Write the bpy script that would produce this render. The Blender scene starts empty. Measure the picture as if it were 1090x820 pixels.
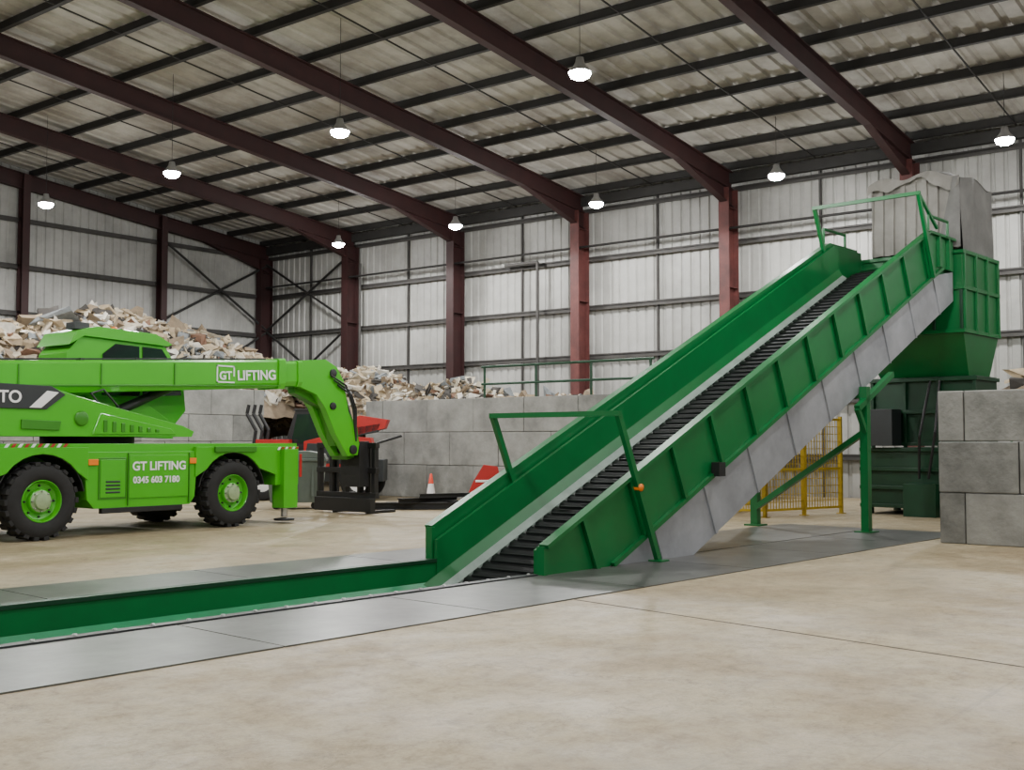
import bpy, bmesh, math, random
from mathutils import Vector, Matrix, noise
random.seed(7)
S=bpy.context.scene
COL=S.collection

# ---------------------------------------------------------------- materials
def mat(name,col,rough=0.5,metal=0.0,var=0.0,scale=3.0,col2=None,bump=0.0,bscale=20.0,emit=None,spec=0.5,detail=6,coat=0.0):
    m=bpy.data.materials.new(name); m.use_nodes=True
    nt=m.node_tree; b=nt.nodes['Principled BSDF']
    b.inputs['Base Color'].default_value=(*col,1); b.inputs['Roughness'].default_value=rough
    b.inputs['Metallic'].default_value=metal; b.inputs['Specular IOR Level'].default_value=spec
    b.inputs['Coat Weight'].default_value=coat
    if emit:
        b.inputs['Emission Color'].default_value=(*emit[0],1); b.inputs['Emission Strength'].default_value=emit[1]
    tc=nt.nodes.new('ShaderNodeTexCoord')
    if var>0 or col2:
        n=nt.nodes.new('ShaderNodeTexNoise'); n.inputs['Scale'].default_value=scale; n.inputs['Detail'].default_value=detail
        n.inputs['Roughness'].default_value=0.65
        nt.links.new(tc.outputs['Object'],n.inputs['Vector'])
        r=nt.nodes.new('ShaderNodeValToRGB'); r.color_ramp.elements[0].position=0.3; r.color_ramp.elements[1].position=0.7
        c2=col2 if col2 else tuple(c*(1-var) for c in col)
        c1=col if col2 else tuple(min(1,c*(1+var*0.6)) for c in col)
        r.color_ramp.elements[0].color=(*c2,1); r.color_ramp.elements[1].color=(*c1,1)
        nt.links.new(n.outputs['Fac'],r.inputs['Fac']); nt.links.new(r.outputs['Color'],b.inputs['Base Color'])
    if bump>0:
        n2=nt.nodes.new('ShaderNodeTexNoise'); n2.inputs['Scale'].default_value=bscale; n2.inputs['Detail'].default_value=5
        nt.links.new(tc.outputs['Object'],n2.inputs['Vector'])
        bp=nt.nodes.new('ShaderNodeBump'); bp.inputs['Strength'].default_value=bump; bp.inputs['Distance'].default_value=0.02
        nt.links.new(n2.outputs['Fac'],bp.inputs['Height']); nt.links.new(bp.outputs['Normal'],b.inputs['Normal'])
    return m

M={}
M['green']=mat('conveyor_green_paint',(0.001,0.135,0.030),0.38,var=0.16,scale=1.5)
M['green_l']=mat('worn_green_paint',(0.02,0.27,0.11),0.35,var=0.2,scale=4)
M['green_d']=mat('dark_green_and_shade',(0.001,0.038,0.013),0.45,var=0.2,scale=3)  # dark green parts; on the press tower its shadow is in the colour
M['silver']=mat('galvanised_panel',(0.46,0.475,0.51),0.42,0.4,scale=1.1,col2=(0.27,0.28,0.305),detail=8)
M['skirt']=mat('steel_skirt',(0.34,0.42,0.38),0.45,0.2,var=0.25,scale=3)
M['belt']=mat('belt_slats',(0.010,0.011,0.012),0.45,0.2,var=0.4,scale=5)
M['black']=mat('black_steel',(0.010,0.010,0.011),0.5,var=0.3,scale=6)
M['plate']=mat('floor_steel_plate',(0.165,0.165,0.158),0.36,0.35,scale=1.6,col2=(0.075,0.075,0.072),bump=0.15,bscale=6,detail=10)
M['bolt']=mat('bolt_steel',(0.45,0.45,0.45),0.35,0.8,var=0.1)
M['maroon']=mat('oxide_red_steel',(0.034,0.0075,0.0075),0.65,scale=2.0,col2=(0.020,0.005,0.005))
M['maroon_lit']=mat('oxide_red_lit_column',(0.125,0.034,0.030),0.65,scale=2.0,col2=(0.055,0.016,0.014))
M['purlin']=mat('purlin_steel',(0.018,0.017,0.016),0.7,var=0.3,scale=2)
M['girt']=mat('girt_steel',(0.050,0.047,0.044),0.7,var=0.3,scale=2)
M['sheet']=mat('wall_sheet',(0.47,0.468,0.445),0.5,scale=0.4,col2=(0.24,0.238,0.222),detail=8)
M['roof']=mat('roof_sheet',(0.56,0.55,0.51),0.65,scale=0.6,col2=(0.22,0.20,0.175),detail=9)
M['conc1']=mat('block_concrete_a',(0.29,0.29,0.27),0.85,scale=2.2,col2=(0.14,0.142,0.13),bump=0.5,bscale=14,detail=9)
M['conc2']=mat('block_concrete_b',(0.33,0.33,0.305),0.85,scale=1.7,col2=(0.18,0.18,0.168),bump=0.5,bscale=14,detail=9)
M['conc3']=mat('block_concrete_c',(0.24,0.243,0.225),0.85,scale=2.7,col2=(0.12,0.12,0.112),bump=0.5,bscale=14,detail=9)
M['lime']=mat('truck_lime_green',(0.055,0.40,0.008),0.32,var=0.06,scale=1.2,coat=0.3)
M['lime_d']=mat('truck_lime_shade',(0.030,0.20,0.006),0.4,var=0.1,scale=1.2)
M['tyre']=mat('tyre_rubber',(0.012,0.012,0.012),0.8,var=0.3,scale=8)
M['glass']=mat('cab_glass',(0.015,0.022,0.022),0.08,0.0,spec=0.8)
M['white']=mat('white_decal',(0.8,0.8,0.8),0.5)
M['char']=mat('charcoal_panel',(0.020,0.024,0.026),0.45,var=0.2)
M['hub']=mat('hub_grey',(0.30,0.40,0.22),0.5,0.2,var=0.2,scale=9)
M['red']=mat('red_paint',(0.38,0.012,0.009),0.45,var=0.15)
M['orange']=mat('cone_orange_red',(0.75,0.055,0.020),0.5,var=0.1)
M['amber']=mat('amber_lens',(0.8,0.20,0.01),0.3)
M['binrey']=mat('bin_grey_green',(0.115,0.140,0.120),0.5,var=0.15)
M['yellow']=mat('fence_yellow',(0.48,0.33,0.012),0.5,var=0.15)
M['canvas']=mat('hood_sheet',(0.33,0.318,0.29),0.75,scale=1.2,col2=(0.18,0.172,0.155),bump=0.3,bscale=4)
M['tarp']=mat('hood_tarp',(0.19,0.188,0.178),0.7,scale=1.5,col2=(0.10,0.10,0.095),bump=0.4,bscale=5)
M['steel']=mat('hydraulic_steel',(0.5,0.5,0.5),0.25,0.9)
M['lampbody']=mat('lamp_housing',(0.4,0.4,0.4),0.4,0.5)
M['lens']=mat('lamp_lens',(1,1,1),0.4,emit=((1.0,0.995,0.98),260.0))
M['joint']=mat('joint_filler',(0.09,0.075,0.058),0.9,var=0.3,scale=8)
PC=[((0.62,0.585,0.51),'pile_white'),((0.40,0.32,0.21),'pile_card'),((0.23,0.175,0.115),'pile_brown'),((0.22,0.24,0.25),'pile_bluegrey'),((0.055,0.05,0.045),'pile_dark'),((0.50,0.44,0.335),'pile_cream'),((0.20,0.11,0.07),'pile_rust')]
for c,n in PC: M[n]=mat(n,c,0.85,var=0.3,scale=5)

def floor_material():
    m=bpy.data.materials.new('worn_concrete_floor'); m.use_nodes=True
    nt=m.node_tree; b=nt.nodes['Principled BSDF']; L=nt.links.new
    tc=nt.nodes.new('ShaderNodeTexCoord')
    def nz(s,d,r=0.6,dist=0.0,vec=None):
        n=nt.nodes.new('ShaderNodeTexNoise'); n.inputs['Scale'].default_value=s; n.inputs['Detail'].default_value=d
        n.inputs['Roughness'].default_value=r; n.inputs['Distortion'].default_value=dist; L(vec or tc.outputs['Object'],n.inputs['Vector']); return n
    def ramp(src,stops):
        r=nt.nodes.new('ShaderNodeValToRGB'); e=r.color_ramp.elements
        e[0].position,e[0].color=stops[0][0],(*stops[0][1],1); e[1].position,e[1].color=stops[-1][0],(*stops[-1][1],1)
        for p,c in stops[1:-1]:
            x=e.new(p); x.color=(*c,1)
        L(src,r.inputs['Fac']); return r
    def mix(a,bb,fac,mode='MIX'):
        x=nt.nodes.new('ShaderNodeMix'); x.data_type='RGBA'; x.blend_type=mode
        L(a,x.inputs[6]); L(bb,x.inputs[7])
        if isinstance(fac,float): x.inputs[0].default_value=fac
        else: L(fac,x.inputs[0])
        return x.outputs[2]
    def rgb(c):
        d=nt.nodes.new('ShaderNodeRGB'); d.outputs[0].default_value=(*c,1); return d.outputs[0]
    def scl(src,k):
        q=nt.nodes.new('ShaderNodeMath'); q.operation='MULTIPLY'; q.inputs[1].default_value=k; L(src,q.inputs[0]); return q.outputs[0]
    base=ramp(nz(0.4,12,0.74,0.4).outputs['Fac'],[(0.32,(0.28,0.215,0.125)),(0.46,(0.36,0.29,0.18)),(0.56,(0.42,0.35,0.225)),(0.70,(0.48,0.415,0.29))])
    fine=ramp(nz(6.0,12,0.82,0.3).outputs['Fac'],[(0.34,(0.55,0.52,0.47)),(0.50,(0.96,0.95,0.94)),(0.66,(1.15,1.13,1.10))])
    c=mix(base.outputs['Color'],fine.outputs['Color'],0.9,'MULTIPLY')
    grit=ramp(nz(38,6,0.7).outputs['Fac'],[(0.35,(0.80,0.79,0.77)),(0.65,(1.1,1.1,1.1))])
    c=mix(c,grit.outputs['Color'],0.7,'MULTIPLY')
    gz=ramp(nz(0.25,9,0.65,0.5).outputs['Fac'],[(0.50,(0,0,0)),(0.64,(1,1,1))])
    c=mix(c,rgb((0.35,0.325,0.26)),scl(gz.outputs['Color'],0.3))
    st=ramp(nz(0.9,14,0.82,0.8).outputs['Fac'],[(0.55,(0,0,0)),(0.68,(1,1,1))])
    c=mix(c,rgb((0.15,0.105,0.058)),scl(st.outputs['Color'],0.5))
    st2=ramp(nz(7.0,8,0.7,0.5).outputs['Fac'],[(0.63,(0,0,0)),(0.70,(1,1,1))])
    c=mix(c,rgb((0.09,0.07,0.045)),scl(st2.outputs['Color'],0.55))
    for rz,sc in((0.35,(0.15,7,1)),(1.25,(0.2,9,1)),(-0.5,(0.2,12,1)),(2.2,(0.25,14,1))):
        mp=nt.nodes.new('ShaderNodeMapping'); mp.inputs['Rotation'].default_value=(0,0,rz); mp.inputs['Scale'].default_value=sc
        L(tc.outputs['Object'],mp.inputs['Vector'])
        s_=ramp(nz(1.0,8,0.7,0.4,mp.outputs[0]).outputs['Fac'],[(0.63,(0,0,0)),(0.70,(1,1,1))])
        c=mix(c,rgb((0.14,0.115,0.08)),scl(s_.outputs['Color'],0.40))
    v=nt.nodes.new('ShaderNodeTexVoronoi'); v.feature='DISTANCE_TO_EDGE'; v.inputs['Scale'].default_value=0.35
    nn=nz(1.2,7,0.7); va=nt.nodes.new('ShaderNodeVectorMath'); va.operation='MULTIPLY_ADD'
    L(nn.outputs['Color'],va.inputs[0]); va.inputs[1].default_value=(2.0,2.0,0); L(tc.outputs['Object'],va.inputs[2]); L(va.outputs[0],v.inputs['Vector'])
    cr=ramp(v.outputs['Distance'],[(0.0,(1,1,1)),(0.004,(0,0,0))])
    c=mix(c,rgb((0.08,0.06,0.045)),scl(cr.outputs['Color'],0.55))
    L(c,b.inputs['Base Color'])
    rr=nt.nodes.new('ShaderNodeMapRange'); rr.inputs[1].default_value=0.35; rr.inputs[2].default_value=0.65; rr.inputs[3].default_value=0.34; rr.inputs[4].default_value=0.68
    L(nz(1.3,8).outputs['Fac'],rr.inputs[0]); L(rr.outputs[0],b.inputs['Roughness'])
    b.inputs['Specular IOR Level'].default_value=0.35
    bp=nt.nodes.new('ShaderNodeBump'); bp.inputs['Strength'].default_value=0.3; bp.inputs['Distance'].default_value=0.015
    L(nz(12,10,0.7).outputs['Fac'],bp.inputs['Height']); L(bp.outputs['Normal'],b.inputs['Normal'])
    return m
M['floor']=floor_material()

# ---------------------------------------------------------------- builder
class B:
    def __init__(s): s.v=[];s.f=[];s.m=[];s.s=[];s.ml=[]
    def mi(s,k):
        if k not in s.ml: s.ml.append(k)
        return s.ml.index(k)
    def add(s,vs,fs,k,smooth=False):
        o=len(s.v); s.v+= [tuple(x) for x in vs]; i=s.mi(k)
        for f in fs: s.f.append(tuple(o+a for a in f)); s.m.append(i); s.s.append(smooth)
    def box(s,x0,x1,y0,y1,z0,z1,k,R=None):
        vs=[Vector((x,y,z)) for x in (x0,x1) for y in (y0,y1) for z in (z0,z1)]
        if R: vs=[R@p for p in vs]
        s.add(vs,[(0,1,3,2),(4,6,7,5),(0,4,5,1),(2,3,7,6),(0,2,6,4),(1,5,7,3)],k)
    def prism(s,pts,y0,y1,k):
        n=len(pts); vs=[(p[0],y0,p[1]) for p in pts]+[(p[0],y1,p[1]) for p in pts]
        fs=[tuple(range(n)),tuple(range(2*n-1,n-1,-1))]+[(i,(i+1)%n,n+(i+1)%n,n+i) for i in range(n)]
        s.add(vs,fs,k)
    def loft(s,a,b,k,caps=True):
        n=len(a); vs=list(a)+list(b)
        fs=[(i,(i+1)%n,n+(i+1)%n,n+i) for i in range(n)]
        if caps: fs+=[tuple(range(n)),tuple(range(2*n-1,n-1,-1))]
        s.add(vs,fs,k)
    def beam(s,p,q,w,h,k,up=(0,0,1)):
        p=Vector(p);q=Vector(q);d=(q-p).normalized();u=Vector(up)
        if abs(d.dot(u))>0.98: u=Vector((1,0,0))
        sd=d.cross(u).normalized(); u=sd.cross(d).normalized()
        a=[p+sd*(i*w/2)+u*(j*h/2) for i,j in((-1,-1),(1,-1),(1,1),(-1,1))]
        b=[q+sd*(i*w/2)+u*(j*h/2) for i,j in((-1,-1),(1,-1),(1,1),(-1,1))]
        s.loft(a,b,k)
    def ibeam(s,p,q,w,h,k,t=0.03,up=(0,0,1)):
        p=Vector(p);q=Vector(q);d=(q-p).normalized();u=Vector(up)
        sd=d.cross(u).normalized(); u=sd.cross(d).normalized()
        s.beam(p,q,t*0.8,h-2*t,k,up)
        for g in(-1,1): s.beam(p+u*g*(h/2-t/2),q+u*g*(h/2-t/2),w,t,k,up)
    def tube(s,p,q,r,k,n=12,r2=None):
        p=Vector(p);q=Vector(q);d=(q-p).normalized();u=Vector((0,0,1))
        if abs(d.dot(u))>0.98:u=Vector((1,0,0))
        sd=d.cross(u).normalized();u=sd.cross(d); r2=r if r2 is None else r2
        A=[p+(sd*math.cos(t)+u*math.sin(t))*r for t in [2*math.pi*i/n for i in range(n)]]
        C=[q+(sd*math.cos(t)+u*math.sin(t))*r2 for t in [2*math.pi*i/n for i in range(n)]]
        s.add(A+C,[(i,(i+1)%n,n+(i+1)%n,n+i) for i in range(n)],k,True)
        s.add(A,[tuple(range(n))],k); s.add(C,[tuple(range(n))],k)
    def path(s,pts,r,k,n=10):
        for a,b in zip(pts[:-1],pts[1:]): s.tube(a,b,r,k,n)
    def lathe(s,c,prof,k,n=40,axis='Y',smooth=True):
        c=Vector(c); vs=[]
        for r,h in prof:
            for i in range(n):
                t=2*math.pi*i/n
                if axis=='Y': vs.append(c+Vector((r*math.cos(t),h,r*math.sin(t))))
                elif axis=='Z': vs.append(c+Vector((r*math.cos(t),r*math.sin(t),h)))
                else: vs.append(c+Vector((h,r*math.cos(t),r*math.sin(t))))
        fs=[]
        for j in range(len(prof)-1):
            for i in range(n): fs.append((j*n+i,j*n+(i+1)%n,(j+1)*n+(i+1)%n,(j+1)*n+i))
        s.add(vs,fs,k,smooth)
    def grid(s,fn,nu,nv,k,smooth=True):
        vs=[fn(i/nu,j/nv) for i in range(nu+1) for j in range(nv+1)]
        fs=[(i*(nv+1)+j,(i+1)*(nv+1)+j,(i+1)*(nv+1)+j+1,i*(nv+1)+j+1) for i in range(nu) for j in range(nv)]
        s.add(vs,fs,k,smooth)
    def done(s,name,rotz=0.0,loc=(0,0,0),bevel=0.0,parent=None,recalc=True):
        me=bpy.data.meshes.new(name); me.from_pydata(s.v,[],s.f)
        for k in s.ml: me.materials.append(M[k])
        me.polygons.foreach_set('material_index',s.m); me.polygons.foreach_set('use_smooth',s.s)
        if recalc:
            bm=bmesh.new(); bm.from_mesh(me); bmesh.ops.recalc_face_normals(bm,faces=bm.faces); bm.to_mesh(me); bm.free()
        me.update()
        o=bpy.data.objects.new(name,me); COL.objects.link(o); o.rotation_euler=(0,0,rotz); o.location=loc
        if bevel>0:
            md=o.modifiers.new('bev','BEVEL'); md.width=bevel; md.segments=2; md.limit_method='ANGLE'; md.angle_limit=0.6
        if parent: o.parent=parent
        return o

def text(body,size,loc,rot,k,name,parent=None,ext=0.004,bold=0.0):
    cu=bpy.data.curves.new(name,'FONT'); cu.body=body; cu.size=size; cu.extrude=ext; cu.offset=bold
    cu.materials.append(M[k]); o=bpy.data.objects.new(name,cu); COL.objects.link(o)
    o.location=loc; o.rotation_euler=rot
    if parent: o.parent=parent
    return o

CR=math.radians(-3.7)
# ---------------------------------------------------------------- building shell
XW,XR,XL=31.0,2.0,-27.0
YN,YS=37.5,-16.0
SL=0.105
def zr(x): return 9.45+(XW-x)*SL if x>=XR else 9.45+(x-XL)*SL
TOP=0.50
BAY=5.45
colY=[15.7+BAY*k for k in range(-5,4)]

def corr(path_len,pitch=0.333,d=0.045):
    out=[];t=0
    while t<path_len:
        out+= [(t,0),(t+pitch*0.60,0),(t+pitch*0.70,d),(t+pitch*0.90,d)]
        t+=pitch
    out.append((path_len,0)); return [o for o in out if o[0]<=path_len]
def wall_side(name,x,sgn):
    b=B(); pr=corr(YN-YS); n=len(pr)
    zt=9.45+TOP
    vs=[(x+sgn*d,YS+t,0) for t,d in pr]+[(x+sgn*d,YS+t,zt) for t,d in pr]
    b.add(vs,[(i,i+1,n+i+1,n+i) for i in range(n-1)],'sheet')
    return b.done(name,recalc=False)
wall_side('wall_right',XW,1); wall_side('wall_left',XL,-1)
def wall_gable(name,y,sgn):
    b=B(); pr=corr(XW-XL); n=len(pr)
    vs=[(XL+t,y+sgn*d,0) for t,d in pr]+[(XL+t,y+sgn*d,zr(XL+t)+TOP) for t,d in pr]
    b.add(vs,[(i,i+1,n+i+1,n+i) for i in range(n-1)],'sheet')
    return b.done(name,recalc=False)
wall_gable('wall_back',YN,1); wall_gable('wall_front',YS,-1)
b=B(); pr=corr(YN-YS+0.1,0.5,0.05); n=len(pr)
for xa,xb in((XW+0.1,XR),(XR,XL-0.1)):
    vs=[(xa,YS-0.05+t,zr(min(max(xa,XL),XW))+TOP+d) for t,d in pr]+[(xb,YS-0.05+t,zr(max(min(xb,XW),XL))+TOP+d) for t,d in pr]
    b.add(vs,[(i,i+1,n+i+1,n+i) for i in range(n-1)],'roof')
b.done('ceiling',recalc=False)
b=B()
x=XW-0.5
while x>XL:
    z=zr(x)+0.38
    b.beam((x,YS,z),(x,YN,z),0.07,0.22,'purlin'); b.beam((x-0.04,YS,z-0.105),(x-0.04,YN,z-0.105),0.09,0.012,'purlin'); x-=1.7
b.beam((XW-0.35,YS,9.45+0.1),(XW-0.35,YN,9.45+0.1),0.2,0.3,'purlin')
for yy in [c+BAY/2 for c in colY]:
    b.beam((XW-.4,yy,zr(XW)+0.30),(XR,yy,zr(XR)+0.30),0.03,0.03,'purlin')
b.done('roof_purlins')
b=B()
for y in colY+[37.2]:
    b.ibeam((XW-0.3,y,zr(XW)),(XR,y,zr(XR)),0.22,0.54,'maroon')
    b.ibeam((XL+0.3,y,zr(XL)),(XR,y,zr(XR)),0.22,0.54,'maroon')
    z0=zr(XW)-0.25
    b.prism([(XW-0.3,z0),(XW-3.6,z0+3.3*SL),(XW-0.3,z0-0.55)],y-0.015,y+0.015,'maroon')
    b.beam((XW-0.3,y,z0-0.55),(XW-3.6,y,z0+3.3*SL),0.22,0.03,'maroon')
b.done('roof_rafters')
b=B()
for y in colY+[37.2]:
    xc=XW-0.5
    kk='maroon_lit' if y<22 else 'maroon'  # near columns: light falling on them is put into a brighter red
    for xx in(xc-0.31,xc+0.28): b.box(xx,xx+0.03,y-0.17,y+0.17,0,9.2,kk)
    b.box(xc-0.28,xc+0.28,y-0.01,y+0.01,0,9.2,kk)
    for zz in(2.4,6.2,8.6): b.box(xc-0.28,xc+0.28,y-0.15,y+0.15,zz,zz+0.02,kk)
    b.box(XL+0.2,XL+0.7,y-0.12,y+0.12,0,9.2,kk)
b.done('wall_columns')
b=B()
for x in [25.5,19.95,14.4,8.9,3.4,-2,-7.6,-13,-18.6,-24]:
    zt=zr(x)+0.2
    for yy in(YN-0.5,YN-0.18): b.box(x-0.13,x+0.13,yy,yy+0.03,0,zt,'maroon')
    b.box(x-0.012,x+0.012,YN-0.48,YN-0.16,0,zt,'maroon')
b.done('gable_columns')
b=B()
z=1.2
while z<9.6:
    b.beam((XW-0.10,YS,z),(XW-0.10,YN,z),0.16,0.07,'girt'); b.beam((XW-0.17,YS,z-0.07),(XW-0.17,YN,z-0.07),0.02,0.12,'girt')
    b.beam((20,YN-0.10,z),(XW,YN-0.10,z),0.16,0.07,'girt'); b.beam((-26,YN-0.1,z),(20,YN-0.1,z),0.16,0.07,'girt')
    b.beam((-26,YN-0.17,z-0.07),(XW,YN-0.17,z-0.07),0.02,0.12,'girt')
    z+=1.62
for y in colY:
    b.box(XW-0.12,XW-0.04,y+BAY/2-0.03,y+BAY/2+0.03,0,9.5,'girt')
b.done('wall_girts')
b=B()
ya,yb=colY[-1],37.2
for (p,q) in (((30.6,ya,3.0),(30.6,yb,6.2)),((30.6,yb,3.0),(30.6,ya,6.2)),((30.6,ya,6.2),(30.6,yb,9.0)),((30.6,yb,6.2),(30.6,ya,9.0)),
              ((30.7,37.2,3.0),(25.5,37.2,6.2)),((25.5,37.2,3.0),(30.7,37.2,6.2)),((30.7,37.2,6.2),(25.5,37.2,9.4)),((25.5,37.2,6.2),(30.7,37.2,9.0))):
    b.tube(p,q,0.05,'purlin',8)
b.done('wall_bracing')
b=B()
b.path([(30.5,22.9,2.5),(30.5,22.9,7.7),(30.5,24.3,7.7)],0.055,'girt')
b.path([(30.5,31.5,3),(30.5,31.5,8.5)],0.05,'girt')
b.tube((30.45,-10,8.0),(30.45,37,8.0),0.04,'purlin',8)
b.done('wall_pipework')

# ---------------------------------------------------------------- floor with conveyor pit
VN,VF=8.85,10.75; UA,UB=-9.0,11.6
bm=bmesh.new()
vs=[bm.verts.new(p) for p in((XL,YS,0),(XW,YS,0),(XW,YN,0),(XL,YN,0))]; bm.faces.new(vs)
R=Matrix.Rotation(CR,3,'Z')
for co,no in(((UA,0,0),(1,0,0)),((UB,0,0),(1,0,0)),((0,VN,0),(0,1,0)),((0,VF,0),(0,1,0))):
    bmesh.ops.bisect_plane(bm,geom=bm.verts[:]+bm.edges[:]+bm.faces[:],plane_co=R@Vector(co),plane_no=R@Vector(no))
dl=[]
for f in bm.faces:
    c=R.inverted()@f.calc_center_median()
    if UA<c.x<UB and VN<c.y<VF: dl.append(f)
bmesh.ops.delete(bm,geom=dl,context='FACES')
me=bpy.data.meshes.new('floor'); bm.to_mesh(me); bm.free(); me.materials.append(M['floor'])
fl=bpy.data.objects.new('floor',me); COL.objects.link(fl)
b=B()
b.beam((9.42,6.6,0.0),(6.9,-7.0,0.0),0.022,0.006,'joint')
b.box(3.0,30,-1.21,-1.19,0,0.003,'joint')
b.box(17.2,17.23,12.8,30,0,0.003,'joint')
b.done('floor_joints')
b=B(); u=UA
while u<19.5:
    L=2.4
    b.box(u+0.008,u+L-0.008,7.22,VN-0.0,0.0,0.012,'plate')
    if u<15: b.box(u+0.008,u+L-0.008,VF+0.1,12.29,0.0,0.012,'plate')
    u+=L
b.box(11.8,19.8,8.9,10.7,0.0,0.012,'plate')
b.done('floor_cover_plates',rotz=CR)

# ---------------------------------------------------------------- conveyor
b=B()
SLP=0.455; U0=10.2; UT=22.1; UE=23.4
T=lambda u:0.35+SLP*(u-U0)
ZT=T(UT)
ang=math.atan(SLP); ca,sa=math.cos(ang),math.sin(ang)
def uz(z,off): return U0+(z-0.35+off)/SLP
for v0,v1,near in((8.70,8.76,True),(10.80,10.86,False)):
    us_=U0+0.06 if near else U0+0.25
    zs_=0.35 if near else T(us_)
    b.prism([(us_,0.0),(us_,zs_),(UT,ZT),(UE,ZT),(UE,T(22.75)-0.95),(22.75,T(22.75)-0.95),(uz(0.0,0.95),0.0)],v0,v1,'green')
    sg=-1 if near else 1; vo=v0 if near else v1
    ue=UE
    u=uz(0,0.95)-0.2
    us=[]
    while u<ue: us.append(u); u+=1.22
    us.append(ue)
    for a_,c_ in zip(us[:-1],us[1:]):
        sh=0.9*SLP/(1+SLP*SLP)
        tl=lambda uu:min(T(uu),T(22.75))-0.955
        bl=lambda uu:T(uu)-1.85
        a2,c2=a_+sh,c_+sh
        if a2>ue: a2=ue
        c2=min(c2,ue)
        pts=[(a_+0.008,tl(a_+0.008)),(c_-0.004,tl(c_-0.004)),(c2-0.004,bl(c2-0.004)),(a2+0.008,bl(a2+0.008))]
        out=[]
        for i in range(len(pts)):
            p,q=pts[i],pts[(i+1)%len(pts)]
            if p[1]>=0: out.append(p)
            if (p[1]>=0)!=(q[1]>=0):
                t=p[1]/(p[1]-q[1]); out.append((p[0]+(q[0]-p[0])*t,0.0))
        if len(out)>=3: 
            b.prism(out,v0+0.012,v1-0.012,'silver')
            if bl(a2)>0.0: b.beam((a_,vo,tl(a_)),(a2,vo,bl(a2)),0.025,0.03,'silver')
    b.beam((us_,(v0+v1)/2+sg*0.03,zs_),(UT,(v0+v1)/2+sg*0.03,ZT),0.14,0.05,'green')
    b.beam((UT,(v0+v1)/2+sg*0.03,ZT),(UE,(v0+v1)/2+sg*0.03,ZT),0.14,0.05,'green')
    b.beam((uz(0.03,0.95),vo+sg*0.03,0.03),(22.75,vo+sg*0.03,T(22.75)-0.95),0.06,0.06,'green')
    b.box(us_-0.03,us_+0.03,v0-0.03,v1+0.03,0.0 if near else -0.5,zs_,'green')
    u=U0+0.75
    while u<UT-0.05:
        z=T(u); l=0.86
        if z-l*ca<0: l=z/ca
        b.beam((u,vo+sg*0.035,z),(u+l*sa,vo+sg*0.035,z-l*ca),0.05,0.07,'green',up=(1,0,0)); u+=0.98
    for u in(UT+0.45,UT+0.95): b.box(u-0.03,u+0.03,min(vo,vo+sg*0.07),max(vo,vo+sg*0.07),T(22.75)-0.95,ZT,'green')
for vi in(8.80,10.70):
    us_=U0+0.06 if vi<9 else U0+0.25
    b.prism([(us_,-0.55),(us_,0.30),(UT,ZT-0.05),(UE,ZT-0.05),(UE,ZT-1.0),(us_+0.05,-0.62)],min(vi,vi+0.06),max(vi,vi+0.06),'green')
HB=0.85
def bz(u): return T(u)-HB if u>U0 else -0.5
SE=22.3
for va,vm,vb in((10.70,10.62,10.52),(8.86,8.94,9.04)):
    b.loft([(U0,va,bz(U0)+0.24),(U0,vm,bz(U0)+0.10),(U0,vm,bz(U0)+0.07),(U0,va,bz(U0)+0.2)],
           [(SE,va,bz(SE)+0.24),(SE,vm,bz(SE)+0.10),(SE,vm,bz(SE)+0.07),(SE,va,bz(SE)+0.2)],'green')
    b.loft([(U0,vm,bz(U0)+0.10),(U0,vb,bz(U0)+0.03),(U0,vb,bz(U0)),(U0,vm,bz(U0)+0.07)],
           [(SE,vm,bz(SE)+0.10),(SE,vb,bz(SE)+0.03),(SE,vb,bz(SE)),(SE,vm,bz(SE)+0.07)],'skirt')
def slat(u,z,an):
    c,s_=math.cos(an),math.sin(an)
    def P(a,h): return (u+a*c-h*s_, z+a*s_+h*c)
    b.prism([P(0,-0.03),P(0.185,-0.03),P(0.185,0.0),P(0.15,0.03),P(0.035,0.03),P(0,0.0)],9.05,10.51,'belt')
    b.prism([P(0.08,0.03),P(0.105,0.03),P(0.10,0.06),P(0.085,0.06)],9.15,10.41,'belt')
u=UA+0.2
while u<U0-0.05: slat(u,-0.5,0); u+=0.2
L=0
while U0+L*ca<22.5: slat(U0+L*ca,-0.5+L*sa,ang); L+=0.2
zt=bz(22.5)
b.box(22.5,UE,9.05,10.51,zt-0.05,zt,'belt')
b.tube((UE-0.3,8.9,zt-0.25),(UE-0.3,10.7,zt-0.25),0.25,'belt',20)
for i in range(0,60):
    L=i*0.2+0.1
    if U0+L*ca<22.5:
        for v in(9.10,10.46): b.box(U0+L*ca-0.02,U0+L*ca+0.02,v-0.015,v+0.015,-0.5+L*sa+0.03,-0.5+L*sa+0.05,'bolt')
b.loft([(U0+1.6,8.76,T(U0+1.6)-1.05),(U0+1.6,10.8,T(U0+1.6)-1.05),(U0+1.6,10.8,T(U0+1.6)-1.02),(U0+1.6,8.76,T(U0+1.6)-1.02)],
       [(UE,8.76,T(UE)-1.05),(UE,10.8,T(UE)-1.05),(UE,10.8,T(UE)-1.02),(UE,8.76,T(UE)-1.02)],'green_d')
for u in (15,17,19,21,23): b.box(u-0.05,u+0.05,8.76,10.8,T(u)-1.8,T(u)-1.7,'green_d')
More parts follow.
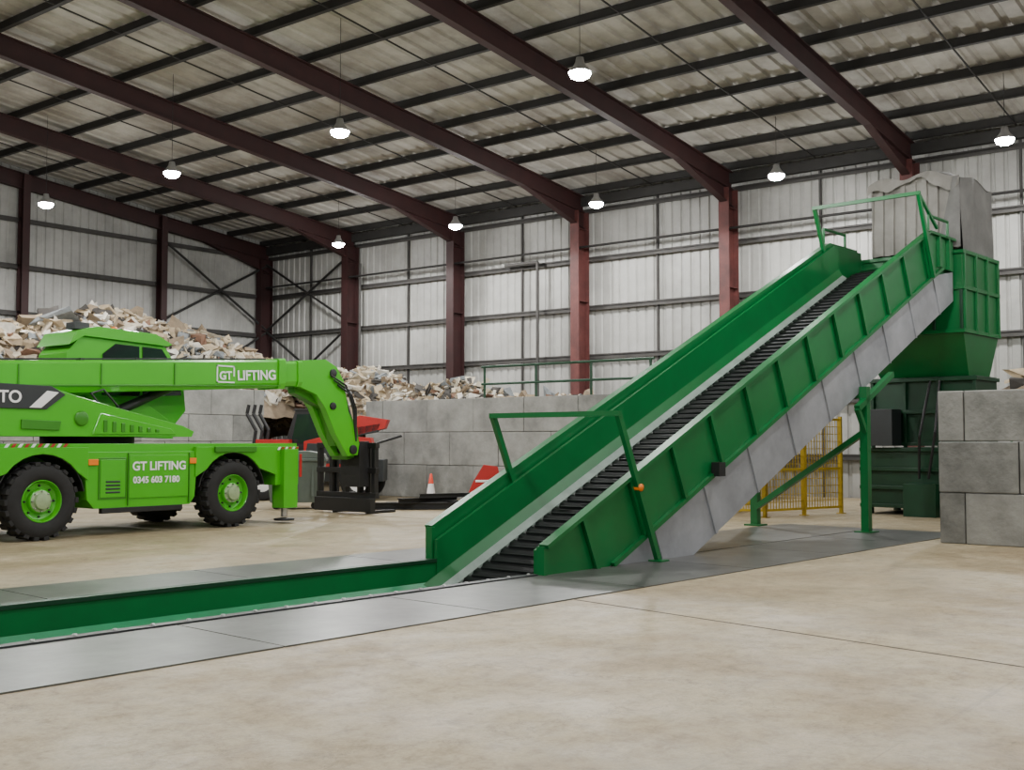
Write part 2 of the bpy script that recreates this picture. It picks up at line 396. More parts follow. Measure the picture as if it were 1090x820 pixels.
# horizontal trough
b.box(UA,U0+0.25,10.72,10.76,-0.24,0.05,'green')
b.box(UA,U0+0.25,10.70,10.84,0.012,0.055,'green_d')
b.loft([(UA,10.74,-0.22),(UA,10.34,-0.47),(UA,10.34,-0.5),(UA,10.74,-0.26)],[(U0+.2,10.74,-0.22),(U0+.2,10.50,-0.47),(U0+.2,10.50,-0.5),(U0+.2,10.74,-0.26)],'green_l')
b.box(UA,U0,8.84,8.88,-0.24,0.012,'green')
b.loft([(UA,8.86,-0.22),(UA,9.22,-0.47),(UA,9.22,-0.5),(UA,8.86,-0.26)],[(U0,8.86,-0.22),(U0,9.05,-0.47),(U0,9.05,-0.5),(U0,8.86,-0.26)],'green_l')
b.box(UA,U0,8.74,8.86,0.012,0.026,'char')
b.box(UA,UB,8.84,10.76,-0.66,-0.62,'black')
b.box(UA-0.04,UA,8.84,10.76,-0.66,0.0,'green')
u=UA+0.2
while u<U0: 
    b.lathe((u,8.80,0.026),[(0.02,0),(0.02,0.014),(0.0,0.014)],'bolt',8,'Z'); u+=0.35
def gantry(ub,zb,ll):
    tu,tz=ub-ll*sa,zb+ll*ca
    for v in(8.60,10.78):
        b.beam((ub,v,zb),(tu,v,tz),0.065,0.08,'green',up=(1,0,0))
    b.beam((tu,8.56,tz),(tu,10.82,tz),0.07,0.07,'green')
gantry(12.50,0.0,2.15)
b.box(12.4,12.6,8.5,8.7,0.0,0.03,'green')
gantry(22.10,4.85,1.72)
b.beam((21.45,8.6,6.38),(22.3,8.6,5.85),0.05,0.05,'green')
for v in(8.62,10.84):
    b.path([(21.9,v,ZT),(21.9,v,ZT+0.3),(22.9,v,ZT+0.3),(22.9,v,ZT)],0.03,'green')
b.box(13.95,14.12,8.55,8.68,1.10,1.30,'black'); b.lathe((12.05,8.6,1.0),[(0.0,-0.05),(0.05,-0.05),(0.05,0.05)],'amber',10,'Y')
UL=18.9
for v in(8.62,10.95):
    uu=UL if v<9 else UL+0.25
    b.box(uu-0.07,uu+0.07,v-0.07,v+0.07,0.02,T(uu)-1.75,'green')
    b.box(uu-0.16,uu+0.16,v-0.16,v+0.16,0.0,0.03,'green')
b.beam((UL-0.35,8.60,T(UL-0.35)-1.98),(UL+1.1,8.60,T(UL+1.1)-1.98),0.10,0.10,'green')
b.beam((UL-0.35,8.60,T(UL-0.35)-1.98),(UL,8.60,1.72),0.08,0.08,'green')
b.beam((UL+.2,10.9,0.35),(UL,8.65,1.75),0.10,0.10,'green')
b.beam((UL+.2,10.9,T(UL)-1.9),(UL,8.65,T(UL)-1.9),0.1,0.1,'green')
b.done('inclined_waste_conveyor',rotz=CR)

# ---------------------------------------------------------------- baler press
b=B()
u0,u1,v0,v1=23.5,25.55,8.55,10.9
b.box(u0,u1,v0,v1,3.85,5.58,'green')
for z in(3.85,4.75,5.50): b.box(u0-0.05,u1+0.05,v0-0.05,v1+0.05,z,z+0.08,'green')
for i in range(4):
    uu=u0+i*(u1-u0-0.06)/3; b.box(uu,uu+0.06,v0-0.06,v0,3.85,5.58,'green')
for i in range(5):
    vv=v0+i*(v1-v0-0.06)/4; b.box(u0-0.04,u0,vv,vv+0.06,3.85,4.75,'green_d')
b.loft([(u0,v0,3.85),(u1,v0,3.85),(u1,v1,3.85),(u0,v1,3.85)],[(24.3,8.75,3.0),(u1,8.75,3.0),(u1,10.7,3.0),(24.3,10.7,3.0)],'green')
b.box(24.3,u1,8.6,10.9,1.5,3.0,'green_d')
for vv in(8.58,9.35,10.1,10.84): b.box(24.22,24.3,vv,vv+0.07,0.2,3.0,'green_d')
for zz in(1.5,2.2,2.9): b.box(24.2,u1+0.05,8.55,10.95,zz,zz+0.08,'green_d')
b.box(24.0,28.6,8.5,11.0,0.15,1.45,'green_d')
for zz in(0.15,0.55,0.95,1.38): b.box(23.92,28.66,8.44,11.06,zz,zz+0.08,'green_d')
for uu in(24.05,25.5,27,28.4):
    for vv in(8.55,10.85): b.box(uu,uu+0.15,vv,vv+0.12,0,0.2,'green_d')
b.box(23.5,23.95,9.2,9.9,0.0,0.7,'green_d'); b.box(23.7,24.2,10.2,10.8,1.5,2.3,'char')
b.path([(24.1,9.3,2.9),(23.8,9.3,1.8),(23.9,9.5,0.8)],0.03,'black',8)
b.path([(24.1,9.5,2.9),(23.7,9.6,1.7),(23.9,9.7,0.8)],0.03,'black',8)
# side walkway rail at the base, near side
b.path([(25.2,8.2,0),(25.2,8.2,2.55),(27.6,8.2,2.55),(27.6,8.2,0)],0.03,'green')
press=b.done('waste_baler_press',rotz=CR,bevel=0.008)
# hood
b=B()
hu0,hu1,hv0,hv1=23.60,25.45,8.62,10.50
def ztop(u,v): return 7.18+0.05*math.sin(u*3.1+v*1.7)+0.05*math.sin(v*6.3)+0.12*noise.noise(Vector((u*1.5,v*1.5,0)))
def front(a,c):
    v=hv0+(hv1-hv0)*a; zt=ztop(hu0,v); z=5.62+(zt-5.62)*c
    rib=0.05 if (v*4.2)%1<0.45 else 0.0
    return (hu0-0.02-rib*(1 if c<0.97 else 0)+0.02*math.sin(z*3),v,z)
def side(a,c):
    u=hu0+(hu1-hu0)*a; zt=ztop(u,hv0); zb=5.60
    z=zb+(zt-zb)*c
    return (u,hv0-0.04-0.05*noise.noise(Vector((u*1.8,z*0.9,3))),z)
def side2(a,c):
    u=hu0+(hu1-hu0)*a; zt=ztop(u,hv1); z=5.6+(zt-5.6)*c
    return (u,hv1+0.03,z)
def back(a,c):
    v=hv0+(hv1-hv0)*a; zt=ztop(hu1,v); z=5.6+(zt-5.6)*c
    return (hu1,v,z)
def topf(a,c):
    u=hu0-0.04+(hu1-hu0+0.04)*a; v=hv0-0.04+(hv1-hv0+0.07)*c
    return (u,v,ztop(u,v)+0.08*math.sin(math.pi*c)*math.sin(math.pi*a))
b.grid(front,120,10,'canvas',False); b.grid(side,50,14,'tarp'); b.grid(side2,30,8,'tarp'); b.grid(back,30,8,'tarp'); b.grid(topf,30,30,'tarp')
def flap(a,c):
    v=hv0-0.05+(hv1-hv0+0.12)*a; d=(0.20+0.10*math.sin(a*9)+0.14*noise.noise(Vector((a*6,0,5)))); z=ztop(hu0,v)+0.03-d*c
    return (hu0-0.10-0.05*c+0.025*math.sin(v*13),v,z)
b.grid(flap,50,5,'canvas')
def fold(a,c):
    z=7.12-1.48*c; w=0.14+0.34*c
    return (hu0-0.12-0.04*math.sin(a*3.1),hv0-0.05+w*a,z)
b.grid(fold,8,14,'tarp')
o=b.done('sheeted_dust_hood',rotz=CR,recalc=False)

# ---------------------------------------------------------------- block walls
def block_wall(name,axis,c0,a0,a1,rows,rh,th,bl,seed):
    rnd=random.Random(seed); b=B()
    for r in range(rows):
        a=a0-(bl/2 if r%2 else 0)
        while a<a1-0.05:
            s0=max(a,a0); s1=min(a+bl,a1); a+=bl
            if s1-s0<0.1: continue
            j=rnd.uniform(-0.012,0.012); k=rnd.choice(['conc1','conc2','conc2','conc3'])
            g=0.007
            if axis=='Y': b.box(c0+j,c0+th+j,s0+g,s1-g,r*rh+0.002,(r+1)*rh-0.008,k)
            else: b.box(s0+g,s1-g,c0+j,c0+th+j,r*rh+0.002,(r+1)*rh-0.008,k)
    return b.done(name,bevel=0.018)
block_wall('concrete_block_wall','Y',18.2,-9.05,5.75,3,0.8,0.8,1.6,3)
block_wall('concrete_block_wall','Y',23.7,13.0,24.2,3,0.93,0.8,1.75,4)
block_wall('concrete_block_wall','X',28.0,9.0,23.0,4,0.8,0.8,1.6,5)

# ---------------------------------------------------------------- waste piles
def pile(name,x0,x1,y0,y1,hf,n,seed,smin,smax,res=0.35):
    rnd=random.Random(seed); b=B()
    H=lambda x,y:max(0.0,hf(x,y)+0.45*noise.noise(Vector((x*0.8,y*0.8,seed)))+0.15*noise.noise(Vector((x*3,y*3,seed))))
    nx=int((x1-x0)/res); ny=int((y1-y0)/res)
    b.grid(lambda a,c:(x0+(x1-x0)*a,y0+(y1-y0)*c,H(x0+(x1-x0)*a,y0+(y1-y0)*c)-0.08),nx,ny,'pile_brown',False)
    ks=['pile_white']*5+['pile_cream']*7+['pile_card']*9+['pile_brown']*6+['pile_bluegrey']*3+['pile_dark']*5+['pile_rust']
    mg=0.35
    for i in range(n):
        x=rnd.uniform(x0+mg,x1-mg); y=rnd.uniform(y0+mg,y1-mg); h=H(x,y)
        if h<0.15: continue
        s=smin+(smax-smin)*rnd.random()**2
        if rnd.random()>.93: s*=1.6
        sx,sy,sz=s*rnd.uniform(.5,1),s*rnd.uniform(.3,1),s*rnd.uniform(.03,.32)
        R=Matrix.Rotation(rnd.uniform(0,6.28),3,'Z')@Matrix.Rotation(rnd.gauss(0,.7),3,'X')@Matrix.Rotation(rnd.gauss(0,.7),3,'Y')
        vs=[]
        for a in(-1,1):
            for c in(-1,1):
                for d in(-1,1):
                    p=Vector((a*sx/2*rnd.uniform(.4,1.2),c*sy/2*rnd.uniform(.4,1.2),d*sz/2*rnd.uniform(.3,1.3)))
                    vs.append(R@p+Vector((x,y,h+sz*0.2)))
        b.add(vs,[(0,1,3,2),(4,6,7,5),(0,4,5,1),(2,3,7,6),(0,2,6,4),(1,5,7,3)],rnd.choice(ks))
    return b.done(name)
def interp(pts,x):
    if x<=pts[0][0]: return pts[0][1]
    for (a,ha),(c,hc) in zip(pts[:-1],pts[1:]):
        if x<=c: return ha+(hc-ha)*(x-a)/(c-a)
    return pts[-1][1]
hx=[(9,3.6),(12,4.3),(16.5,4.9),(19,5.35),(21,5.80),(23,5.4),(25,5.0),(27,4.3),(29,3.1),(30,2.2)]
pile('waste_paper_pile',9.2,29.9,28.95,36.6,lambda x,y:interp(hx,x)*(1-0.055*abs(y-33)**1.6),6500,1,0.15,0.85)
hy=[(13.2,2.0),(15,2.4),(18,2.6),(21,2.8),(22.5,3.1),(24,3.25),(25.5,3.1),(26.5,3.5),(28,4.2),(28.8,4.1)]
pile('waste_paper_pile',24.6,29.9,13.2,28.8,lambda x,y:interp(hy,y)*(1-0.045*abs(x-27)**1.8),3600,2,0.12,0.6)
pile('waste_paper_pile',19.1,23.2,-6.0,5.6,lambda x,y:2.60*(1-0.07*abs(x-21)**2)*(1-0.02*max(0,y-4)),1500,3,0.10,0.38)

b=B()
for y in(14.7,16.5,18.3,20.1): b.tube((24.3,y,2.785),(24.3,y,3.68),0.035,'green_d')
for z in(3.2,3.68): b.tube((24.3,14.6,z),(24.3,20.2,z),0.035,'green_d')
b.done('guard_handrail')

# ---------------------------------------------------------------- yellow mesh fence
b=B()
def fence(p,q):
    p=Vector(p);q=Vector(q);n=max(1,round((q-p).length/1.0))
    for i in range(n+1):
        c=p.lerp(q,i/n); b.box(c.x-.035,c.x+.035,c.y-.035,c.y+.035,0,2.15,'yellow'); b.box(c.x-.08,c.x+.08,c.y-.08,c.y+.08,0,0.015,'yellow')
    for i in range(n):
        a=p.lerp(q,i/n);c=p.lerp(q,(i+1)/n)
        for z in(0.15,1.0,2.08): b.beam((a.x,a.y,z),(c.x,c.y,z),0.03,0.05,'yellow')
        m=14
        for j in range(1,m):
            t=a.lerp(c,j/m); b.beam((t.x,t.y,0.15),(t.x,t.y,2.08),0.015,0.015,'yellow')
        for j in range(1,12):
            z=0.15+1.93*j/12; b.beam((a.x,a.y,z),(c.x,c.y,z),0.013,0.013,'yellow')
fence((21.2,11.9,0),(23.6,11.35,0)); fence((20.7,13.4,0),(21.2,11.9,0)); fence((23.6,13.4,0),(20.7,13.4,0))
b.done('yellow_mesh_fence',rotz=CR)

# ---------------------------------------------------------------- lamps
def lamp(x,y,z=8.6):
    b=B()
    b.lathe((0,0,0),[(0.0,0.30),(0.07,0.30),(0.09,0.20),(0.13,0.13),(0.20,0.05),(0.22,0.01),(0.20,0.01),(0.10,0.09)],'lampbody',24,'Z')
    b.lathe((0,0,0),[(0.0,-0.13),(0.10,-0.12),(0.18,-0.075),(0.215,-0.01),(0.20,0.03)],'lens',24,'Z')
    b.tube((0,0,0.30),(0,0,zr(x)+TOP-0.15-z),0.007,'black',6)
    o=b.done('high_bay_lamp',loc=(x,y,z),recalc=False)
    for kind,pw in(('SPOT',POW),('POINT',PUP)):  # the spot is the lamp itself; the point is added to brighten the roof
        l=bpy.data.lights.new('high_bay_and_fill',kind); l.energy=pw; l.shadow_soft_size=0.2; l.color=(1.0,0.99,0.965)
        if kind=='SPOT': l.spot_size=math.radians(174); l.spot_blend=0.12
        lo=bpy.data.objects.new('lamp_and_fill_light',l); COL.objects.link(lo); lo.parent=o; lo.location=(0,0,-0.36)
POW,PUP=700,130
for y in(31.2,25.0,18.65,12.05,5.5,-2): lamp(17.4,y)
for y in(29.4,23.9,18.4,12.7,7.0,0.0): lamp(27.4,y)
for y in(30,22,14,6,-2,-10): lamp(7.0,y)  # unseen lamps, with the two lines below, added to light the foreground
for y in(22,8,-5): lamp(-6,y)
lamp(-18,4)

# ---------------------------------------------------------------- rotating telehandler crane
TY0,TY1=17.15,19.85
b=B()
def wheel(b,cx,y_out,sg,r=0.635,w=0.44,rim='lime'):
    yo=y_out; c=(cx,yo,r)
    h=lambda t:-sg*t
    b.lathe(c,[(0.33,h(0.05)),(0.36,h(0.02)),(0.40,h(0.0)),(0.50,h(-0.005)),(0.585,h(0.03)),(0.60,h(0.08)),(0.60,h(w-0.08)),(0.58,h(w-0.03)),(0.40,h(w)),(0.0,h(w))],'tyre',48)
    b.lathe(c,[(0.345,h(0.035)),(0.335,h(0.02)),(0.32,h(0.05)),(0.30,h(0.13)),(0.20,h(0.15)),(0.19,h(0.07)),(0.13,h(0.05)),(0.12,h(0.0)),(0.0,h(-0.005))],rim,40)
    b.lathe(c,[(0.175,h(0.058)),(0.135,h(0.045)),(0.125,h(-0.008)),(0.0,h(-0.012))],'hub',30)
    for i in range(8):
        t=2*math.pi*i/8; b.lathe((cx+0.25*math.cos(t),yo+h(0.13),r+0.25*math.sin(t)),[(0.0,h(-0.03)),(0.018,h(-0.03)),(0.018,h(0.02))],'black',8) 
        b.lathe((cx+0.16*math.cos(t),yo+h(0.05),r+0.16*math.sin(t)),[(0.0,h(-0.03)),(0.015,h(-0.03)),(0.015,h(0.02))],'steel',8)
    n=22
    for i in range(n):
        for side in(0,1):
            t=2*math.pi*(i+0.5*side)/n
            R=Matrix.Translation(Vector(c))@Matrix.Rotation(-t,4,'Y')
            y0=h(0.015) if side==0 else h(w*0.5-0.03); y1=h(w*0.5+0.03) if side==0 else h(w-0.015)
            b.box(0.575,0.632,min(y0,y1),max(y0,y1),-0.045,0.045,'tyre',R)
for cx in(9.62,13.4):
    wheel(b,cx,TY0,-1); wheel(b,cx,TY1,1)
    b.tube((cx,TY0+0.3,0.635),(cx,TY1-0.3,0.635),0.11,'black'); b.lathe((cx,18.5,0.635),[(0.0,-0.25),(0.22,-0.15),(0.22,0.15),(0.0,0.25)],'black',20)
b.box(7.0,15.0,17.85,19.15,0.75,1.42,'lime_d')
b.box(7.2,15.0,17.25,19.75,1.40,1.56,'lime')
for y0,y1 in((17.20,17.85),(19.15,19.80)):
    b.prism([(10.42,0.62),(10.55,0.47),(12.45,0.47),(12.55,0.60),(12.62,1.42),(10.35,1.42)],y0,y1,'lime')
    for cx,xa,xb in((13.4,12.55,14.42),(9.62,8.6,10.42)):
        arc=[]
        for i in range(13):
            t=math.radians(10+160*i/12); arc.append((cx+0.76*math.cos(t),0.635+0.76*math.sin(t)))
        pts=[(xb,0.95)]+[p for p in arc if xa+0.02<p[0]<xb-0.02 and p[1]>0.95]+[(xa,0.95),(xa,1.5),(xb,1.5)]
        ya,yb=(y0-0.03,y0+0.05) if y0<18 else (y1-0.05,y1+0.03)
        b.prism(pts,ya,yb,'lime')
        for i in range(12):
            p,q=arc[i],arc[i+1]; b.beam((p[0],(y0+y1)/2,p[1]),(q[0],(y0+y1)/2,q[1]),y1-y0,0.02,'black',up=(0,0,1))
b.box(12.95,13.9,17.12,17.20,1.40,1.50,'lime_d')
b.box(10.62,11.15,17.185,17.2,0.62,1.32,'lime_d'); b.box(10.65,11.12,17.175,17.19,0.65,1.29,'lime')
b.box(11.2,12.4,17.18,17.2,0.62,1.36,'lime')
for i in range(4): b.box(10.75,11.02,17.165,17.18,0.72+i*0.06,0.75+i*0.06,'char')
b.box(10.42,10.60,17.16,17.2,1.20,1.30,'amber'); b.box(12.42,12.56,17.16,17.2,1.2,1.3,'amber')
b.box(10.7,12.3,17.2,17.3,0.38,0.47,'black')
for xx in(11.18,12.42): b.box(xx-0.01,xx+0.01,17.17,17.2,0.5,1.4,'lime_d')
b.box(14.42,15.0,17.2,19.8,0.75,1.50,'lime'); b.box(14.55,14.9,17.10,17.45,0.30,1.45,'lime')
b.tube((14.72,17.28,0.12),(14.72,17.28,0.6),0.07,'steel'); b.lathe((14.72,17.28,0.05),[(0.0,0.06),(0.20,0.04),(0.20,0.0),(0,0)],'black',20,'Z')
b.box(14.55,14.9,19.55,19.9,0.30,1.45,'lime'); b.box(15.0,15.08,17.3,19.7,0.85,1.25,'black')
b.box(15.0,15.03,17.3,17.6,1.28,1.44,'red'); b.box(14.93,14.99,17.08,17.1,0.9,1.35,'red')
for i in range(6): b.prism([(14.45+i*0.09,1.43),(14.49+i*0.09,1.43),(14.53+i*0.09,1.49),(14.49+i*0.09,1.49)],17.16,17.19,'red' if i%2 else 'white')
for i in range(10): b.prism([(9.0+i*0.11,1.50),(9.055+i*0.11,1.50),(9.10+i*0.11,1.56),(9.045+i*0.11,1.56)],17.225,17.245,'red' if i%2 else 'white')
b.box(6.6,7.2,17.2,19.8,0.5,1.3,'lime')
b.lathe((11.2,18.5,1.56),[(0.0,0.2),(0.75,0.2),(0.8,0.12),(0.8,0.0)],'black',40,'Z')
b.prism([(7.0,1.68),(12.55,1.68),(12.60,1.78),(12.35,1.88),(11.0,2.18),(9.9,2.45),(7.0,2.52)],17.30,18.0,'lime')
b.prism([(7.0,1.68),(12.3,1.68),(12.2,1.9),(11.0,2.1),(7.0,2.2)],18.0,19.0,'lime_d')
b.prism([(7.0,2.14),(9.72,2.12),(10.05,2.37),(9.8,2.50),(7.0,2.56)],17.27,17.31,'char')
b.prism([(9.42,2.14),(9.62,2.14),(9.92,2.40),(9.72,2.42)],17.255,17.275,'white')
b.prism([(9.3,1.80),(9.95,1.78),(9.98,1.93),(9.3,1.95)],17.27,17.31,'lime_d')
b.lathe((10.35,17.29,1.98),[(0.0,-0.03),(0.11,-0.03),(0.13,0.0)],'lime_d',24)
b.prism([(10.55,1.72),(12.2,1.72),(12.1,1.82),(10.7,2.08)],17.28,17.31,'lime')
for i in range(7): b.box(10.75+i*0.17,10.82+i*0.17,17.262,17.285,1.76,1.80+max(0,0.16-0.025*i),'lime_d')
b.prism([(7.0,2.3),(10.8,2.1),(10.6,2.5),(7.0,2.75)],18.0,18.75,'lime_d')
b.prism([(11.3,1.7),(13.0,1.65),(12.9,2.0),(12.4,2.3),(11.3,2.45)],18.5,18.8,'lime')
b.tube((11.1,18.35,1.9),(12.8,18.35,2.62),0.09,'black'); b.tube((12.2,18.35,2.36),(13.3,18.35,2.80),0.055,'steel')
b.path([(10.9,17.6,2.2),(10.7,17.6,2.42),(11.0,17.7,2.5),(11.3,17.7,2.2)],0.02,'black',6)
bs=0.057
zb=lambda x:2.64+(x-9.3)*bs
def bsec(xa,xb,h,y0,y1,k='lime'):
    ch=h*0.18
    def ring(x): 
        c=zb(x); return [(x,y0+0.05,c-h/2),(x,y1-0.05,c-h/2),(x,y1,c-h/2+ch),(x,y1,c+h/2-0.04),(x,y1-0.04,c+h/2),(x,y0+0.04,c+h/2),(x,y0,c+h/2-0.04),(x,y0,c-h/2+ch)]
    b.loft(ring(xa),ring(xb),k)
bsec(6.8,15.05,0.56,17.78,18.42)
bsec(14.95,15.12,0.62,17.74,18.46)
bsec(15.1,15.6,0.50,17.83,18.37)
bsec(15.5,15.62,0.54,17.80,18.40)
for xx in(9.5,11.0,12.5): b.beam((xx,17.77,zb(xx)-0.2),(xx,17.77,zb(xx)+0.22),0.02,0.03,'lime_d')
b.beam((7,17.765,2.42),(15.0,17.765,zb(15)-0.24),0.02,0.03,'lime_d')
b.beam((9,18.0,zb(9)+0.31),(14.8,18.0,zb(14.8)+0.31),0.04,0.03,'black')
for xx in(9.6,10.7,11.8,12.9,14.0): b.box(xx,xx+0.08,17.95,18.1,zb(xx)+0.27,zb(xx)+0.33,'black')
pts=[(15.55,zb(15.6)+0.27),(16.30,zb(16.2)+0.30),(16.62,zb(16.5)+0.14),(16.82,2.9),(16.98,2.2),(17.30,1.55),(17.25,1.30),(16.95,1.28),(16.60,1.75),(16.30,2.30),(16.05,2.58),(15.55,zb(15.6)-0.26)]
b.prism(pts,17.85,18.02,'lime'); b.prism(pts,18.24,18.41,'lime')
b.prism([(15.6,2.8),(16.3,2.8),(16.55,2.6),(16.7,2.0),(16.95,1.5),(16.75,1.5),(16.4,2.3),(15.6,2.6)],18.02,18.24,'lime_d')
for (cx,cz,r) in((16.5,3.05,0.09),(17.1,1.42,0.1),(16.5,2.35,0.08)): b.lathe((cx,17.83,cz),[(0,-0.02),(r,-0.02),(r,0.62)],'black',16)
b.tube((17.0,18.12,2.75),(17.4,18.12,1.75),0.06,'black'); b.tube((16.72,18.12,3.1),(17.05,18.12,2.6),0.04,'steel')
for j in range(3):
    p=[Vector((16.4+0.1*j,17.8,3.0-0.1*j)),Vector((16.85+0.08*j,17.8,2.8-0.1*j)),Vector((17.05+0.05*j,17.8,2.3)),Vector((17.2,17.85,1.6))]
    b.path(p,0.02,'black',6)
b.prism([(16.7,2.2),(17.1,2.3),(17.4,1.9),(17.5,1.3),(17.1,1.2)],18.02,18.5,'lime_d')
FX=0.35
for yy in(17.65,18.1,18.55,19.0,19.4): b.box(17.22+FX,17.34+FX,yy,yy+0.10,0.35,1.55,'black')
for zz in(0.35,0.9,1.45): b.box(17.20+FX,17.32+FX,17.6,19.5,zz,zz+0.12,'black')
b.box(16.95+FX,17.25+FX,17.85,18.45,0.6,1.6,'black')
b.box(17.05+FX,17.2+FX,17.6,19.4,0.05,0.35,'black')
for yy in(17.9,18.95):
    b.box(17.32+FX,17.40+FX,yy,yy+0.14,0.06,1.5,'black'); b.box(17.32+FX,18.25+FX*.7,yy,yy+0.14,0.0,0.06,'black')
b.beam((17.3+FX,17.7,1.55),(17.9+FX,17.5,1.72),0.06,0.05,'black')
# cab: green shell behind, tall glazed front
b.prism([(10.95,1.7),(13.05,1.7),(13.50,2.2),(13.42,2.85),(13.02,3.42),(12.7,3.55),(11.6,3.60),(11.2,3.50),(10.95,3.20)],18.82,19.78,'lime')
for ya,yb in((18.79,18.83),(19.77,19.81)):
    b.prism([(11.66,2.45),(12.45,2.45),(12.42,3.40),(11.92,3.42),(11.66,3.22)],ya,yb,'glass')
    b.prism([(12.52,2.45),(13.38,2.5),(13.32,2.86),(12.92,3.38),(12.5,3.40)],ya,yb,'glass')
b.prism([(13.45,2.25),(13.53,2.25),(13.44,2.88),(13.06,3.40),(13.0,3.38),(13.36,2.85)],18.9,19.7,'glass')
b.prism([(10.95,3.34),(11.25,3.52),(13.02,3.44),(13.12,3.48),(12.75,3.66),(11.5,3.71),(11.1,3.60)],18.74,19.86,'lime')
for xx in(11.8,12.1,12.4,12.7): b.box(xx,xx+0.03,18.9,19.7,3.66,3.72,'black')
b.box(11.2,11.5,19.0,19.3,3.66,3.79,'char'); b.lathe((12.2,19.3,3.66),[(0.06,0),(0.06,0.12),(0,0.14)],'amber',16,'Z')
b.tube((13.2,18.75,2.9),(13.6,18.55,3.0),0.015,'black'); b.box(13.55,13.62,18.45,18.65,2.85,3.15,'black')
b.box(9.8,10.9,18.8,19.7,1.7,2.6,'char')
b.lathe((10.9,17.75,2.1),[(0,-0.1),(0.1,-0.1),(0.1,0.1)],'black',16)
truck=b.done('rotating_telehandler_crane',bevel=0.012)
RX=math.pi/2
text('LIFTING',0.27,(13.92,17.762,zb(14.4)-0.14),(RX,-math.atan(bs),0),'white','boom_lettering',truck,bold=0.006)
text('GT',0.22,(13.50,17.762,zb(13.6)-0.10),(RX,-math.atan(bs),0),'white','boom_logo',truck,bold=0.006)
b=B()
for (xa,xb_,za,zb_) in((13.44,13.86,-0.16,-0.135),(13.44,13.86,0.15,0.175),(13.44,13.465,-0.16,0.175),(13.835,13.86,-0.03,0.175)):
    b.box(xa,xb_,17.765,17.778,zb(13.65)+za,zb(13.65)+zb_,'white')
b.done('boom_logo_frame',parent=truck)
text('GT LIFTING',0.21,(11.25,17.172,1.10),(RX,0,0),'white','door_lettering',truck,bold=0.005)
text('0345 603 7180',0.155,(11.27,17.172,0.88),(RX,0,0),'white','phone_lettering',truck,bold=0.004)
text('ROTO',0.27,(8.52,17.262,2.22),(RX,0,0),'white','cover_lettering',truck,bold=0.005)

# ---------------------------------------------------------------- red telehandler behind
b=B()
b.box(-1.9,1.9,-0.55,0.55,0.5,1.1,'char')
b.prism([(-0.2,0.9),(1.5,0.9),(1.75,1.2),(1.6,1.7),(0.4,1.75),(-0.2,1.6)],-0.95,-0.35,'red')
b.prism([(-0.2,1.0),(1.3,1.0),(1.3,1.5),(-0.1,1.55)],-0.97,-0.94,'char')
b.prism([(-0.75,0.9),(0.25,0.9),(0.30,1.7),(0.12,2.45),(-0.55,2.45),(-0.78,1.7)],0.1,0.95,'black')
b.prism([(-0.75,0.9),(0.25,0.9),(0.30,1.7),(0.12,2.45),(-0.55,2.45),(-0.78,1.7)],-0.35,0.1,'black')
b.prism([(-0.66,1.55),(0.22,1.55),(0.06,2.35),(-0.5,2.35)],-0.37,-0.34,'glass')
b.prism([(-0.62,2.44),(0.18,2.44),(0.12,2.50),(-0.55,2.50)],-0.38,0.98,'black')
b.prism([(0.9,1.7),(1.9,1.95),(2.0,2.20),(1.2,2.32),(0.7,2.0)],-0.3,0.3,'red')
b.prism([(1.8,2.1),(1.7,1.85),(-1.9,1.25),(-2.3,0.9),(-2.5,0.95),(-2.0,1.5)],-0.3,0.05,'char')
b.box(-2.5,-2.4,-0.7,0.7,0.6,1.5,'black'); b.box(-1.8,-0.9,-0.93,-0.4,1.25,1.45,'white'); b.box(-1.5,-0.6,-0.96,-0.5,1.45,1.65,'red')
for xx in(-1.3,1.3):
    for yo,sg in((-1.05,-1),(1.05,1)):
        h=lambda t:-sg*t
        b.lathe((xx,yo,0.5),[(0.0,h(0.02)),(0.27,h(0.03)),(0.28,h(0.0)),(0.46,h(0.02)),(0.5,h(0.06)),(0.5,h(0.3)),(0.46,h(0.34)),(0,h(0.34))],'tyre',32)
        b.lathe((xx,yo,0.5),[(0.0,h(-0.01)),(0.12,h(0.0)),(0.26,h(0.025))],'white',24)
for i,(px,py) in enumerate(((-1.5,-0.6),(-1.35,-0.5),(-1.7,-0.5))):
    b.path([(px,py,1.2),(px+.1,py,1.9),(px-.15,py,2.35),(px-.1,py,2.6)],0.05,'black',8)
b.done('red_telehandler',rotz=math.radians(-52),loc=(21.35,23.7,0),bevel=0.01)

b=B()
b.loft([(-0.58,-0.45,0.16),(0.58,-0.45,0.16),(0.58,0.45,0.16),(-0.58,0.45,0.16)],[(-0.68,-0.54,1.15),(0.68,-0.54,1.15),(0.68,0.54,1.15),(-0.68,0.54,1.15)],'binrey')
b.box(-0.72,0.72,-0.58,0.58,1.13,1.20,'binrey')
b.prism([(-0.70,1.20),(0.70,1.20),(0.66,1.30),(0.3,1.37),(-0.3,1.37),(-0.66,1.30)],-0.56,0.56,'binrey')
for xx in(-0.4,0,0.4): b.box(xx-0.03,xx+0.03,-0.53,-0.49,0.3,1.12,'binrey')
for xx in(-0.45,0.45):
    for yy in(-0.35,0.35):
        b.lathe((xx,yy,0.09),[(0,-0.03),(0.09,-0.03),(0.09,0.03),(0,0.03)],'black',16); b.box(xx-0.03,xx+0.03,yy-0.05,yy+0.05,0.09,0.18,'black')
b.done('wheeled_waste_bin',rotz=math.radians(-45),loc=(18.05,20.75,0),bevel=0.012)

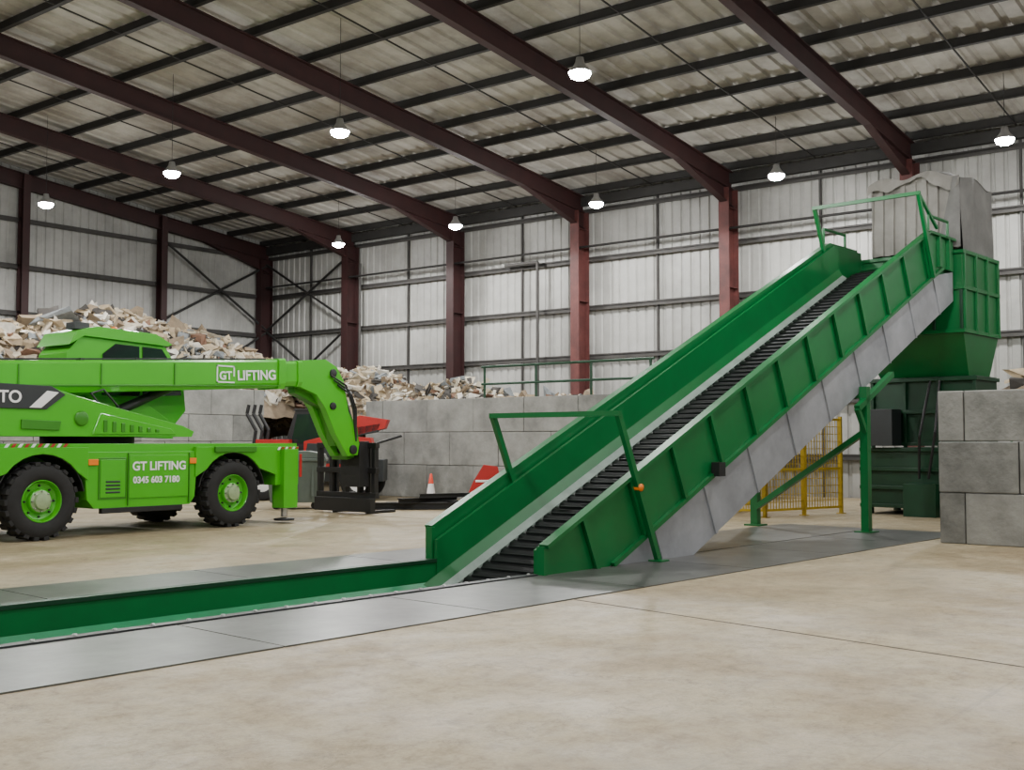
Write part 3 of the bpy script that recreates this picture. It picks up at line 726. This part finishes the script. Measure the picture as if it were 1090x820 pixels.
b=B()
for i,(p,q,w,h,z) in enumerate((((18.8,18.9),(21.1,16.2),0.16,0.16,0.09),((19.1,18.9),(21.5,16.5),0.12,0.14,0.08),((19.4,19.1),(21.7,16.9),0.16,0.14,0.08),((18.9,18.2),(20.6,17.9),0.12,0.12,0.22),((19.9,16.9),(21.6,17.5),0.12,0.12,0.22),((19.4,18.0),(21.1,17.1),0.1,0.1,0.33))):
    b.ibeam((p[0],p[1],z),(q[0],q[1],z),w,h,'black',0.02)
for t in(0.2,0.5,0.8): b.box(18.8+2.4*t-.05,18.8+2.4*t+.9,18.9-2.6*t-.05,18.9-2.6*t+.05,0.15,0.2,'black')
b.done('steel_beam_stack')

b=B()
b.box(-0.2,0.2,-0.2,0.2,0,0.04,'orange')
b.lathe((0,0,0.04),[(0.15,0),(0.118,0.18)],'orange',28,'Z'); b.lathe((0,0,0.04),[(0.118,0.18),(0.072,0.44)],'white',28,'Z')
b.lathe((0,0,0.04),[(0.072,0.44),(0.028,0.70),(0.0,0.71)],'orange',28,'Z')
b.done('traffic_cone',loc=(22.2,20.2,0))

b=B()
b.prism([(-0.5,0),(0.5,0),(0.5,0.12),(0.32,0.95),(-0.05,1.0),(-0.32,0.55),(-0.5,0.12)],-0.06,0.06,'red')
b.box(-0.5,-0.38,-0.25,0.25,0,0.06,'red'); b.box(0.38,0.5,-0.25,0.25,0,0.06,'red')
for z in(0.3,0.55): b.box(-0.25,0.3,-0.075,0.075,z,z+0.06,'white')
b.done('red_site_barrier',rotz=math.radians(-52),loc=(22.4,18.5,0),bevel=0.01)

w=bpy.data.worlds.new('World'); S.world=w; w.use_nodes=True
w.node_tree.nodes['Background'].inputs[0].default_value=(0.6,0.65,0.7,1); w.node_tree.nodes['Background'].inputs[1].default_value=0.3
cam=bpy.data.cameras.new('camera'); cam.sensor_fit='HORIZONTAL'; cam.sensor_width=36; cam.lens=39.63; cam.clip_end=200
co=bpy.data.objects.new('camera',cam); COL.objects.link(co)
co.location=(0,0,1.6); co.rotation_euler=(math.radians(90+2.86),0,math.radians(-51.8))
S.camera=co
